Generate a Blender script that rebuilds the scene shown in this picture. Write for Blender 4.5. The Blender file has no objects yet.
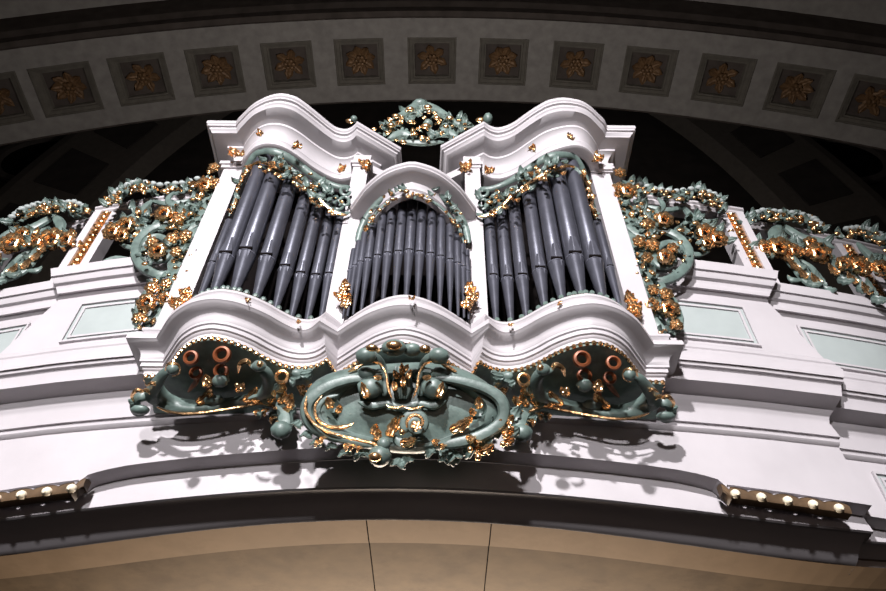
import bpy, math, random
from mathutils import Vector
pi = math.pi
SC = bpy.context.scene
COL = SC.collection

# ------------------------------------------------------------------ camera
F = 711.0; TH = math.radians(48); ROLL = math.radians(.7); CAMX = .25; CAMZ = 1.6
cam = bpy.data.objects.new('camera', bpy.data.cameras.new('camera')); COL.objects.link(cam)
cam.data.sensor_width = 36; cam.data.lens = F/886*36
cam.location = (CAMX, 0, CAMZ)
from mathutils import Matrix
cam.matrix_world = Matrix.Translation((CAMX, 0, CAMZ)) @ Matrix.Rotation(math.radians(90)+TH, 4, 'X') @ Matrix.Rotation(ROLL, 4, 'Z')
SC.camera = cam

# ------------------------------------------------------------------ light
w = bpy.data.worlds.new('world'); SC.world = w; w.use_nodes = True
bg = w.node_tree.nodes['Background']; bg.inputs[0].default_value = (1.0, .86, .80, 1); bg.inputs[1].default_value = .012
def spot(name, loc, tgt, power, size, blend, radius, col):
    l = bpy.data.lights.new(name, 'SPOT'); l.energy = power; l.spot_size = math.radians(size); l.spot_blend = blend
    l.shadow_soft_size = radius; l.color = col
    o = bpy.data.objects.new(name, l); COL.objects.link(o); o.location = loc
    o.rotation_euler = (Vector(tgt)-Vector(loc)).to_track_quat('-Z', 'Y').to_euler()
    return o
spot('flood_light', (-1.8, -8.4, 8.9), (-.5, 3.7, 5.2), 14000, 50, .6, .2, (1.0, .975, .99))
spot('low_fill_light', (-1.2, -8.8, 5.0), (-.4, 3.7, 5.0), 4600, 44, .6, .3, (1.0, .97, .985))  # added fill spot, lifts the shadow on the fascia below the case
def area(name, loc, tgt, power, size, col):
    l = bpy.data.lights.new(name, 'AREA'); l.energy = power; l.color = col
    if hasattr(size, '__len__'): l.shape = 'RECTANGLE'; l.size, l.size_y = size
    else: l.size = size
    o = bpy.data.objects.new(name, l); COL.objects.link(o); o.location = loc
    o.rotation_euler = (Vector(tgt)-Vector(loc)).to_track_quat('-Z', 'Y').to_euler()
area('nave_fill_light', (2.0, -5.0, .6), (0, 3.9, 4.0), 40, 2.0, (1.0, .76, .66))  # added warm fill for the undersides, not a lamp of the church
area('under_gallery_lamp', (0, 8.0, 3.72), (0, 6.3, 6.0), 740, (6.0, .6), (1.0, .84, .68))
area('vault_fill_light', (0, 4.9, 7.4), (0, 6.2, 16), 200, 1.2, (1.0, .93, .88))  # unseen light added behind the organ to brighten the coffered arch
SC.view_settings.view_transform = 'Standard'; SC.view_settings.look = 'None'
SC.view_settings.exposure = 0.0; SC.view_settings.gamma = 1.0; SC.view_settings.use_curve_mapping = False

# ------------------------------------------------------------------ rays: a photo pixel to a place at a known depth
def ray(px, py):
    a = px-443; b = 295.5-py; c, s = math.cos(ROLL), math.sin(ROLL)
    x = a*c-b*s; y = a*s+b*c
    return (x, F*math.cos(TH)-y*math.sin(TH), F*math.sin(TH)+y*math.cos(TH))
def P(px, py, Y):
    d = ray(px, py); t = Y/d[1]; return (CAMX+d[0]*t, Y, CAMZ+d[2]*t)
def PZ(px, py, Z):
    d = ray(px, py); t = (Z-CAMZ)/d[2]; return (CAMX+d[0]*t, d[1]*t, Z)
def interp(tab, x):
    if x <= tab[0][0]: return tab[0][1]
    for (a, b), (c, d) in zip(tab, tab[1:]):
        if x <= c: return b+(d-b)*(x-a)/max(c-a, 1e-9)
    return tab[-1][1]
def interpx(tab, x):
    (a, b), (c, d) = tab[-2:]
    if x > c: return d+(d-b)*(x-c)/(c-a)
    return interp(tab, x)

# ------------------------------------------------------------------ materials
def mat(name, col, rough=.6, metal=0, var=.12, scale=6, bump=0, bscale=40, dark=None, darkscale=2.5, spec=.4):
    m = bpy.data.materials.new(name); m.use_nodes = True; nt = m.node_tree; N = nt.nodes; L = nt.links
    b = N['Principled BSDF']; b.inputs['Roughness'].default_value = rough; b.inputs['Metallic'].default_value = metal
    b.inputs['Specular IOR Level'].default_value = spec
    tc = N.new('ShaderNodeTexCoord'); no = N.new('ShaderNodeTexNoise'); no.inputs['Scale'].default_value = scale; no.inputs['Detail'].default_value = 5
    L.new(tc.outputs['Object'], no.inputs['Vector'])
    r = N.new('ShaderNodeValToRGB'); L.new(no.outputs['Fac'], r.inputs['Fac'])
    r.color_ramp.elements[0].position = .3; r.color_ramp.elements[1].position = .7
    r.color_ramp.elements[0].color = tuple(max(0, c*(1-var)) for c in col)+(1,)
    r.color_ramp.elements[1].color = tuple(min(1, c*(1+var)) for c in col)+(1,)
    out = r.outputs['Color']
    if dark:
        n2 = N.new('ShaderNodeTexNoise'); n2.inputs['Scale'].default_value = darkscale; n2.inputs['Detail'].default_value = 8; n2.inputs['Roughness'].default_value = .65
        L.new(tc.outputs['Object'], n2.inputs['Vector'])
        r2 = N.new('ShaderNodeValToRGB'); L.new(n2.outputs['Fac'], r2.inputs['Fac'])
        r2.color_ramp.elements[0].position = .5; r2.color_ramp.elements[1].position = .66
        mx = N.new('ShaderNodeMix'); mx.data_type = 'RGBA'
        L.new(r2.outputs['Color'], mx.inputs['Factor']); L.new(out, mx.inputs[6]); mx.inputs[7].default_value = tuple(dark)+(1,)
        out = mx.outputs[2]
    L.new(out, b.inputs['Base Color'])
    if bump:
        n3 = N.new('ShaderNodeTexNoise'); n3.inputs['Scale'].default_value = bscale; n3.inputs['Detail'].default_value = 4
        L.new(tc.outputs['Object'], n3.inputs['Vector'])
        bp = N.new('ShaderNodeBump'); bp.inputs['Strength'].default_value = bump; bp.inputs['Distance'].default_value = .01
        L.new(n3.outputs['Fac'], bp.inputs['Height']); L.new(bp.outputs['Normal'], b.inputs['Normal'])
    return m
WHITE = mat('white_paint', (.39, .365, .38), .55, var=.05, scale=3, bump=.15, bscale=14)
PANEL = mat('pale_green_panel', (.285, .315, .31), .6, var=.06, scale=4)
TEAL = mat('pale_teal_paint', (.26, .32, .30), .55, var=.1)
GREEN = mat('sage_green_paint', (.092, .128, .115), .42, var=.3, scale=14, bump=.25, bscale=30, spec=.5)
DGREEN = mat('dark_green_paint', (.07, .105, .09), .6, var=.25, scale=8)
GOLD = mat('gold_leaf', (.78, .47, .235), .25, metal=.95, var=.3, scale=18, bump=.3, bscale=60)
RGOLD = mat('shaded_red_gilding', (.17, .05, .018), .45, metal=.25, var=.3, scale=20)  # gold under the ledge: its shadow and red cast are in the colour
TIN = mat('tin_pipe_metal', (.075, .076, .095), .36, metal=.5, var=.18, scale=7, bump=.1, bscale=25)
TINL = mat('bright_tin_edge', (.22, .225, .28), .35, metal=.5, var=.1)
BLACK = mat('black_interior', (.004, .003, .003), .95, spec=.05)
STONE = mat('grey_plaster', (.34, .32, .30), .85, var=.14, scale=5, bump=.3, bscale=30)
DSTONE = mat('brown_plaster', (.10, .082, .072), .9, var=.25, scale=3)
CFRAME = mat('grey_coffer_moulding', (.17, .155, .13), .8, var=.15)
CGOLD = mat('old_gilding', (.22, .125, .06), .5, metal=.2, var=.3, scale=12)
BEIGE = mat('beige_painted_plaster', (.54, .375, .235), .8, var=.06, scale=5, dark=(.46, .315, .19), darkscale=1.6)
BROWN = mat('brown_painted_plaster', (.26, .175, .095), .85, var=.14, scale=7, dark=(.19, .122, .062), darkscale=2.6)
KNOB = mat('ivory_knob', (.75, .66, .5), .4)
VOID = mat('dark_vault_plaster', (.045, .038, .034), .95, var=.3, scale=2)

# ------------------------------------------------------------------ mesh builder
class MB:
    def __init__(s): s.v = []; s.f = []
    def grid(s, rows, closed_u=False, closed_v=False):
        b = len(s.v); nr = len(rows); nc = len(rows[0])
        for r in rows: s.v.extend(tuple(p) for p in r)
        for i in range(nr if closed_u else nr-1):
            for j in range(nc if closed_v else nc-1):
                i2 = (i+1) % nr; j2 = (j+1) % nc
                s.f.append((b+i*nc+j, b+i*nc+j2, b+i2*nc+j2, b+i2*nc+j))
    def poly(s, pts):
        b = len(s.v); s.v.extend(tuple(p) for p in pts); s.f.append(tuple(range(b, b+len(pts))))
    def box(s, x0, x1, y0, y1, z0, z1):
        c = [(x0, y0, z0), (x1, y0, z0), (x1, y1, z0), (x0, y1, z0), (x0, y0, z1), (x1, y0, z1), (x1, y1, z1), (x0, y1, z1)]
        b = len(s.v); s.v += c
        for q in ((0, 3, 2, 1), (4, 5, 6, 7), (0, 1, 5, 4), (1, 2, 6, 5), (2, 3, 7, 6), (3, 0, 4, 7)): s.f.append(tuple(b+i for i in q))
    def hexa(s, A, B):
        """two quads (4 points each) joined into a solid"""
        b = len(s.v); s.v += [tuple(p) for p in A]+[tuple(p) for p in B]
        for q in ((0, 3, 2, 1), (4, 5, 6, 7), (0, 1, 5, 4), (1, 2, 6, 5), (2, 3, 7, 6), (3, 0, 4, 7)): s.f.append(tuple(b+i for i in q))
    def tube(s, pts, rad, n=8, flat=1.0, normal=(0, -1, -.3)):
        pts = [Vector(p) for p in pts]; N0 = Vector(normal).normalized(); rows = []
        for i, p in enumerate(pts):
            t = (pts[min(i+1, len(pts)-1)]-pts[max(i-1, 0)])
            if t.length < 1e-9: t = Vector((1, 0, 0))
            t.normalize(); b = t.cross(N0)
            if b.length < 1e-3: b = t.cross(Vector((1, 0, 0)))
            b.normalize(); nn = b.cross(t)
            r = rad if not hasattr(rad, '__len__') else rad[min(i, len(rad)-1)]
            rows.append([p+b*(r*math.cos(2*pi*k/n))+nn*(r*flat*math.sin(2*pi*k/n)) for k in range(n)])
        s.grid(rows, closed_v=True); s.poly(rows[0][::-1]); s.poly(rows[-1])
    def ball(s, c, r, n=8, m=5, sq=(1, 1, 1)):
        rows = []
        for i in range(m+1):
            a = pi*i/m
            ra = max(math.sin(a), .02)
            rows.append([(c[0]+r*sq[0]*ra*math.cos(2*pi*k/n), c[1]+r*sq[1]*ra*math.sin(2*pi*k/n), c[2]+r*sq[2]*math.cos(a)) for k in range(n)])
        s.grid(rows, closed_v=True)
    def shell(s, rows, th, nrm):
        nrm = Vector(nrm).normalized()*th
        back = [[Vector(p)-nrm for p in r] for r in rows]
        s.grid(rows); s.grid([r[::-1] for r in back])
        s.grid([rows[0][::-1], back[0][::-1]]); s.grid([rows[-1], back[-1]])
        s.grid([[r[0] for r in rows], [r[0] for r in back]]); s.grid([[r[-1] for r in rows][::-1], [r[-1] for r in back][::-1]])
    def leaf(s, base, d, nrm, Ln, W, curl=1.2, lobes=3.5):
        base = Vector(base); t = Vector(d).normalized(); n = Vector(nrm); n = (n-t*n.dot(t))
        if n.length < 1e-3: n = t.orthogonal()
        n.normalize(); b = t.cross(n); rows = []; U, V = 11, 7
        cu = curl if abs(curl) > .05 else .05
        for i in range(U):
            u = i/(U-1); c = base+t*(Ln*math.sin(cu*u)/cu)+n*(Ln*(1-math.cos(cu*u))/cu)
            nn = (n*math.cos(cu*u)-t*math.sin(cu*u))
            ww = W*(math.sin(pi*(.08+.9*u)**.8)**.8)*(.72+.38*abs(math.sin(pi*lobes*u)))
            r = []
            for j in range(V):
                v = -1+2*j/(V-1)
                r.append(c+b*(v*ww)+nn*(-.35*ww*v*v+.10*W*math.cos(3*pi*v)*(1-u*.5)))
            rows.append(r)
        s.shell(rows, max(.006, W*.22), n)
    def flower(s, c, nrm, r, petals=6, rng=random, cup=.55):
        c = Vector(c); n = Vector(nrm).normalized(); a = n.orthogonal().normalized(); b = n.cross(a); ph = rng.random()*6
        for ring, (rr, k) in enumerate(((1.0, petals), (.6, petals-1))[:(1 if petals == 7 else 2)]):
            for i in range(k):
                an = ph+2*pi*(i+.5*ring)/k; d = a*math.cos(an)+b*math.sin(an)
                s.ball(tuple(c+d*(r*rr*.62)+n*(r*.18*(ring+.6))), r*.40, 7, 4, (1, .8, 1))
    def ringcup(s, c, nrm, r, tr, wave=.12):
        c = Vector(c); n = Vector(nrm).normalized(); a = n.orthogonal().normalized(); b = n.cross(a); rows = []
        for i in range(20):
            an = 2*pi*i/20; d = a*math.cos(an)+b*math.sin(an); wv = 1+wave*math.sin(5*an)
            rows.append([c+d*(r*wv+tr*math.cos(2*pi*k/7))+n*(tr*1.6*math.sin(2*pi*k/7)) for k in range(7)])
        s.grid(rows, closed_u=True, closed_v=True)
    def mirrored(s):
        m = MB(); m.v = [(-x, y, z) for x, y, z in s.v]; m.f = [tuple(reversed(f)) for f in s.f]; return m
    def build(s, name, m, parent=None, smooth=False):
        off = Vector((0, 0, 0)); p = parent
        while p is not None: off += p.location; p = p.parent
        me = bpy.data.meshes.new(name)
        if parent is None:
            xs = [v[0] for v in s.v]; ys = [v[1] for v in s.v]; zs = [v[2] for v in s.v]
            off = Vector(((min(xs)+max(xs))/2, (min(ys)+max(ys))/2, min(zs)))
        me.from_pydata([(v[0]-off.x, v[1]-off.y, v[2]-off.z) for v in s.v], [], s.f)
        me.materials.append(m)
        if smooth:
            me.polygons.foreach_set('use_smooth', [True]*len(me.polygons))
            try: me.set_sharp_from_angle(angle=math.radians(42))
            except Exception: pass
        me.update()
        o = bpy.data.objects.new(name, me); COL.objects.link(o)
        if parent is None: o.location = off
        else: o.parent = parent
        return o
def struct(o): o['kind'] = 'structure'; return o
def tag(o, label, cat, group=None):
    o['label'] = label; o['category'] = cat
    if group: o['group'] = group
    return o
def empty(name, loc, label, cat, group=None):
    o = bpy.data.objects.new(name, None); COL.objects.link(o); o.location = loc; o.empty_display_size = .1
    return tag(o, label, cat, group)
def cr(pts, k=6):
    """Catmull-Rom through points"""
    pts = [Vector(p) for p in pts]; out = []
    for i in range(len(pts)-1):
        p0 = pts[max(i-1, 0)]; p1 = pts[i]; p2 = pts[i+1]; p3 = pts[min(i+2, len(pts)-1)]
        for j in range(k):
            t = j/k
            out.append(.5*((2*p1)+(p2-p0)*t+(2*p0-5*p1+4*p2-p3)*t*t+(3*p1-p0-3*p2+p3)*t**3))
    out.append(pts[-1]); return out
def path_from(segs, k=5):
    """list of smooth segments joined at corners"""
    out = []
    for s in segs:
        c = cr(s, k) if len(s) > 2 else [Vector(p) for p in s]
        if out: c = c[1:]
        out += c
    return out
def mirror_path(half): return half+[Vector((-p.x, p.y, p.z)) for p in reversed(half)][1:]
def offset_path(path, out, dz):
    res = []
    for i, p in enumerate(path):
        t1 = (p-path[i-1]) if i > 0 else (path[1]-p)
        t2 = (path[i+1]-p) if i < len(path)-1 else (p-path[i-1])
        t1 = Vector((t1.x, t1.y, 0)); t2 = Vector((t2.x, t2.y, 0))
        t1.normalize(); t2.normalize()
        n1 = Vector((t1.y, -t1.x, 0)); n2 = Vector((t2.y, -t2.x, 0)); n = n1+n2
        if n.length < .3: n = n1*1.0; k = 1
        else:
            n.normalize(); k = min(1/max(n.dot(n1), .4), 2.2)
        res.append(Vector((p.x+n.x*out*k, p.y+n.y*out*k, p.z+dz)))
    # keep inward offsets of tight bends from folding over
    for _ in range(3):
        for i in range(1, len(res)-1):
            d0 = path[i+1]-path[i]; d1 = res[i+1]-res[i]
            if d0.x*d1.x+d0.y*d1.y < 0:
                m = (res[i]+res[i+1])/2; res[i] = m.copy(); res[i+1] = m.copy()
    return res
def sweep(mb, path, prof):
    mb.grid([offset_path(path, o, z) for o, z in prof][::-1])

# ================================================================== the gallery (structure)
def Yp(X): return 3.62+(.028 if X > 0 else .036)*X*X
Xb0 = P(778.5, 276, Yp(3)-.13)[0]
def zref(py, off, px=736):
    Y = Yp(2.6)-off
    for _ in range(6):
        p = P(px, py, Y); Y = Yp(p[0])-off
    return p[2]
def ztab(pix, off):
    t = []
    for px, py in pix:
        Y = 3.9
        for _ in range(8):
            p = P(px, py, Y); Y = Yp(p[0])-off
        t.append((abs(p[0]), p[2]))
    t.sort(); return t
def fit_even(tab):
    """z = a + b x^2 + c x^4 least squares"""
    import numpy as np
    A = np.array([[1, x*x, x**4] for x, z in tab]); z = np.array([q for _, q in tab])
    a = np.linalg.lstsq(A, z, rcond=None)[0]
    return lambda X: float(a[0]+a[1]*X*X+a[2]*X**4)
XMAX = 6.2; REC = .12
def _bx(px, py, off):
    Y = 4.0
    for _ in range(8):
        p = P(px, py, Y); Y = Yp(p[0])-off
    return (p[2], p[0])
BRK = sorted([_bx(778.5, 268, .13), _bx(778.5, 276, .13), _bx(766.7, 301, 0), _bx(842.6, 365, .085), _bx(841, 380, .03), _bx(844, 394, .03), _bx(833, 408, -.13), _bx(828, 418.7, -.165), _bx(831, 431, -.165), _bx(841, 435, -.19), _bx(837, 443, -.215), _bx(860, 499, -.215), _bx(868, 520, -.36)])
def xbreak(z): return interp(BRK, z)
def gallery_cols(ex=(), full=True):
    xs = [i*.12 for i in range(int(XMAX/.12)+2)]
    A = [x for x in xs if x < Xb0-.45]+list(ex); A.sort()
    B = [x for x in xs if x > Xb0+.45]
    A = [x for x in A if x < Xb0-.45]; half = [(x, 0, 0) for x in A]+[(0, 1, 0), (0, 1, 1)]+[(x, 0, 1) for x in B]
    return [(-x, m, r, -1) for x, m, r in reversed(half)]+[(x, m, r, 1) for x, m, r in half][1:]
def gallery_loft(mb, prof, ex=(), gap=0):
    """prof: (offset, z or function of X), top to bottom"""
    cols = gallery_cols(ex); rows = []
    for off, z in prof:
        row = []
        for x, m, r, sg in cols:
            X = x
            if m:
                zz = z(3.1) if callable(z) else z
                X = sg*xbreak(zz)
            zz = z(abs(X)) if callable(z) else z
            row.append((X, Yp(X)-off+REC*r, zz))
        rows.append(row)
    if not gap: mb.grid(rows[::-1]); return
    for side in (-1, 1):
        rr = []
        for (off, z), row in zip(prof, rows):
            zz = z(gap) if callable(z) else z
            k = [p for p in row if side*p[0] > gap+.01]; e = (side*gap, Yp(side*gap)-off, zz)
            rr.append(k+[e] if side < 0 else [e]+k)
        mb.grid(rr[::-1])
def lev(l): return [(o, zref(py, o)) for o, py in l]
# z levels
m = MB(); top = lev([(.13, 264.7), (.13, 273), (.112, 274.5), (.105, 277), (.09, 281), (.06, 284.5), (.05, 287.2), (.055, 288), (.055, 292), (.03, 293.5), (.0, 298.5)])
ztop = top[0][1]
gallery_loft(m, [(-.30, ztop)]+top, (), 1.70); struct(m.build('trim_1', WHITE, smooth=True))
zd0 = top[-1][1]; zd1 = zref(348, 0)
m = MB(); gallery_loft(m, [(0, zd0), (0, zd1)], (), 1.70); struct(m.build('wall_front', WHITE))
m = MB()
gallery_loft(m, [(0, zd1)]+lev([(.02, 347.5), (.04, 349), (.045, 351), (.035, 353), (.05, 355), (.085, 356.5), (.085, 364.5), (.07, 365.2), (.06, 369), (.035, 371.5), (.03, 373), (.03, 384)]))
struct(m.build('trim_2', WHITE, smooth=True))
zs = zref(384, .03)
m = MB()
gallery_loft(m, [(.03, zs), (-.125, zs+.0)]+lev([(-.125, 402), (-.13, 405), (-.15, 409), (-.16, 413), (-.165, 425.5), (-.185, 427), (-.19, 430), (-.18, 431), (-.195, 434), (-.215, 436.5)]))
struct(m.build('trim_3', WHITE, smooth=True))
zf = zref(436.5, -.215); OF1 = -.215; OF2 = -.36
f1 = ztab([(440, 447), (300, 449), (251, 452.5), (200.8, 456.7), (150, 462.3), (127, 465.4), (101.6, 470.5), (88, 474.7), (82.5, 479), (78.7, 483)], OF1)
f1b = ztab([(78.7, 482.5), (0, 494)], OF1)
f1b2 = ztab([(721.8, 481), (860, 499)], OF1)
xj = f1[-1][0]
def zF1(X):
    if X <= xj: return interp(f1, X)
    a, b = f1b; c, d = f1b2
    za = a[1]+(b[1]-a[1])*(X-a[0])/(b[0]-a[0]); zc = c[1]+(d[1]-c[1])*(X-c[0])/(d[0]-c[0])
    return .5*(za+zc)
d1 = fit_even(ztab([(0, 525), (85, 511), (150, 503.5), (234.6, 493), (300, 489.7), (440, 487.7), (600, 495), (696, 507.7), (782, 515), (886, 532)], OF2))
OE = -.72
eE = fit_even(ztab([(0, 560), (150, 538), (440, 522), (696, 542), (886, 567)], OE))
ex = [xj-.09, xj-.06, xj-.04, xj-.02, xj-.01, xj, xj+.01]
m = MB(); gallery_loft(m, [(OF1, zf), (OF1, zF1), (OF2, lambda X: zF1(X)+.005)], ex); struct(m.build('wall_gallery_fascia', WHITE))
m = MB(); gallery_loft(m, [(OF2, zF1), (OF2, d1), (OF2-.02, lambda X: d1(X)-.004), (OF2-.03, lambda X: d1(X)+.012), (OF2-.17, lambda X: .55*d1(X)+.45*eE(X)+.04), (OF2-.25, lambda X: .3*d1(X)+.7*eE(X)+.03), (OE+.05, lambda X: eE(X)+.008), (OE+.005, eE), (OE, eE)], ex)
struct(m.build('trim_4', WHITE, smooth=True))
# under-gallery vault
def soffit(y0, y1, X0, X1, name, mt, dz=0):
    mb = MB(); n = max(2, int((X1-X0)/.15)); rows = []
    for i in range(n+1):
        X = X0+(X1-X0)*i/n
        rows.append([(X, Yp(X)-OE+y, eE(abs(X))+dz) for y in (y0, y1)])
    mb.grid(rows[::-1]); return struct(mb.build(name, mt))
yb = .30
jx = [-XMAX, P(365, 530, 4.32)[0], P(492, 530, 4.32)[0], XMAX]
for i in range(3):
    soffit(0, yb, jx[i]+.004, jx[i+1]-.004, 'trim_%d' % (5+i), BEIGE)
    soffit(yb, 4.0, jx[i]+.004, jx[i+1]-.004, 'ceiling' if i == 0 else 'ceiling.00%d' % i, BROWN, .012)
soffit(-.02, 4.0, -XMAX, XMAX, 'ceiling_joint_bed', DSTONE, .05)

# dado panels: fillet frames with a pale green field
def panel_frame(name, x0, x1, z0, z1, rec, inset=0):
    def pt(X, z, o): return Vector((X, Yp(X)-o+rec, z))
    fld = MB(); n = 8
    fld.grid([[pt(x0+(x1-x0)*i/n, z, .004) for i in range(n+1)] for z in (z0, z1)])
    fo = fld.build(name, PANEL); struct(fo)
    for k, (dd, hh) in enumerate(((0, .022), (.045, .016))):
        mb = MB(); a0, a1, b0, b1 = x0+dd, x1-dd, z0+dd, z1-dd; ww = .018
        for (p, q) in (((a0, b0), (a1, b0)), ((a1, b0), (a1, b1)), ((a1, b1), (a0, b1)), ((a0, b1), (a0, b0))):
            n = 8
            dx, dz = q[0]-p[0], q[1]-p[1]; L = math.hypot(dx, dz); nx, nz = -dz/L*ww, dx/L*ww
            rows = []
            for i in range(n+1):
                t = i/n; X = p[0]+dx*t; Z = p[1]+dz*t
                # mitre ends
                e = (ww if i == 0 else (-ww if i == n else 0))
                Xi = X+nx+dx/L*e; Zi = Z+nz+dz/L*e
                rows.append([pt(X, Z, .0), pt(X, Z, hh), pt(Xi, Zi, hh), pt(Xi, Zi, .0)])
            mb.grid(rows)
        mb.build('panel_moulding', WHITE, fo)
zp1 = zref(307, 0); zp0 = zref(352, 0)
for sg in (-1, 1):
    a, b = 1.95, P(743, 309.4, Yp(2.7))[0]
    x0, x1 = (a, b) if sg > 0 else (-b, -a)
    panel_frame('panel', x0, x1, zd1+.035, zp1, 0)
    c = P(793, 323.5, Yp(3.2)+REC)[0]
    x0, x1 = (c, c+1.6) if sg > 0 else (-c-1.6, -c)
    panel_frame('panel', x0, x1, zd1+.035, zp1, REC)
    p = P(870, 474, Yp(3.4)+.33)
    x0, x1 = (p[0], p[0]+1.6) if sg > 0 else (-p[0]-1.6, -p[0])
    panel_frame('panel', x0, x1, p[2]-.5, p[2], REC-OF1)

# carved boards with round ends under the fascia
def knob_board(x0, x1, knobs, sg, lab):
    Yb_ = Yp(2.6)-OF1+.015
    def yy(X): return Yp(X)-OF1-.02
    z = lambda X: zF1(abs(X))-.062
    e = empty('knob_board', ((x0+x1)/2, yy((x0+x1)/2), z((x0+x1)/2)), lab, 'carved board', 'carved boards under the gallery fascia')
    mb = MB(); rows = []; n = 60
    step = abs(x1-x0)/knobs.__len__()
    for i in range(n+1):
        X = x0+(x1-x0)*i/n; ph = ((i/n)*len(knobs)) % 1.0
        if i == n: ph = 1.0
        h = .006+.02*math.sin(pi*ph)**.7
        rows.append([(X, yy(X)+.07, z(X)-.045), (X, yy(X), z(X)-.045), (X, yy(X)-.01, z(X)-.03), (X, yy(X)-.01, z(X)+h), (X, yy(X)+.03, z(X)+h+.018), (X, yy(X)+.07, z(X)+h+.022)])
    mb.grid(rows, closed_v=True); mb.poly(rows[0]); mb.poly(rows[-1][::-1])
    mb.build('board', BROWNB, e, True)
    mb = MB()
    mb.grid([[(r[3][0], r[3][1]-.004, r[3][2]-.001), (r[4][0], r[4][1]-.002, r[4][2]+.008), (r[5][0], r[5][1], r[5][2]+.006)] for r in rows])
    mb.build('pale_edge', WHITE, e, True)
    for X in knobs:
        k = MB(); cx, cy, cz = X, yy(X)-.02, z(X)-.035
        k.tube([(cx, cy+.05, cz+.03), (cx, cy, cz+.005), (cx, cy-.02, cz-.008), (cx, cy-.03, cz-.014)], [.022, .029, .024, .010], 14, 1, (1, 0, 0))
        k.tube([(cx, cy-.028, cz-.013), (cx, cy-.036, cz-.017)], [.012, .008], 8, 1, (1, 0, 0))
        k.build('knob', KNOB, e, True)
BROWNB = mat('shaded_brown_wood', (.085, .052, .028), .5, var=.3, scale=12)  # brown darkened so the colour carries the shadow on the board fronts
kx = [P(x, y, 3.95)[0] for x, y in ((736.8, 505), (764.8, 509), (794, 513.7), (821.7, 516.5), (850.7, 520))]
knob_board(P(724, 500, 3.95)[0], P(864, 518, 3.95)[0], kx, 1, 'scalloped brown board with five ivory knobs below the right end of the white fascia')
kl = [P(x, y, 3.95)[0] for x, y in ((62.6, 508), (34, 512.5), (4, 517))]; kl += [2*kl[2]-kl[1], 3*kl[2]-2*kl[1]]
knob_board(2*kl[4]-.5*(kl[4]+kl[3])-.02, P(75, 503, 3.95)[0], kl, -1, 'scalloped brown board with ivory knobs below the left end of the white fascia')

# ================================================================== background arch with coffers (structure + coffers)
YA = 6.0; 
archpix = [(0, 51), (150, 33), (290, 20.5), (439, 18.6), (590, 22.5), (700, 33), (886, 56)]
def _at(): 
    return [(P(x, y, YA)[0], P(x, y, YA)[2]) for x, y in archpix]
import numpy as _np
_pp = _np.polyfit([a for a, b in _at()], [b for a, b in _at()], 2)
def zA(X): return float(_pp[0]*X*X+_pp[1]*X+_pp[2])
zc_ = P(439, 18.6, YA)[2]
YB = PZ(430, 99.5, zA(0))[1]
ccx = [(-7, 93.5), (67, 83), (142, 74), (216, 66.5), (289, 62.5), (360, 61), (432, 61), (503, 62), (576, 66), (648, 71), (723, 79), (798, 89.5), (875, 102)]
YM = PZ(432, 61, zA(0))[1]
def proj(p):
    x = p[0]-CAMX; y = p[1]; z = p[2]-CAMZ
    dep = y*math.cos(TH)+z*math.sin(TH); up = -y*math.sin(TH)+z*math.cos(TH)
    a, b = F*x/dep, F*up/dep; c, s_ = math.cos(ROLL), math.sin(ROLL)
    return (443+a*c+b*s_, 295.5-(-a*s_+b*c))
cX = []
for px, py in ccx:
    lo, hi = -14, 14
    for _ in range(40):
        mid_ = (lo+hi)/2
        if proj((mid_, YM, zA(mid_)))[0] < px: lo = mid_
        else: hi = mid_
    cX.append(lo)
pitch = (cX[-1]-cX[0])/(len(cX)-1)
cX = [cX[0]-2*pitch, cX[0]-pitch]+cX+[cX[-1]+pitch, cX[-1]+2*pitch]
hw = pitch*.36; hy = hw*1.0
m = MB(); nb = len(cX)
def Sp(X, Y, h=0): return (X, Y, zA(X)+h)
edges = []
for X in cX: edges += [X-hw, X+hw]
edges = [edges[0]-4]+edges+[edges[-1]+4]
for i in range(len(edges)-1):
    a, b = edges[i], edges[i+1]
    if i % 2 == 0: m.poly([Sp(a, YA), Sp(a, YB), Sp(b, YB), Sp(b, YA)])
    else:
        m.poly([Sp(a, YA), Sp(a, YM-hy), Sp(b, YM-hy), Sp(b, YA)]); m.poly([Sp(a, YM+hy), Sp(a, YB), Sp(b, YB), Sp(b, YM+hy)])
struct(m.build('ceiling_arch', STONE))
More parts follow.
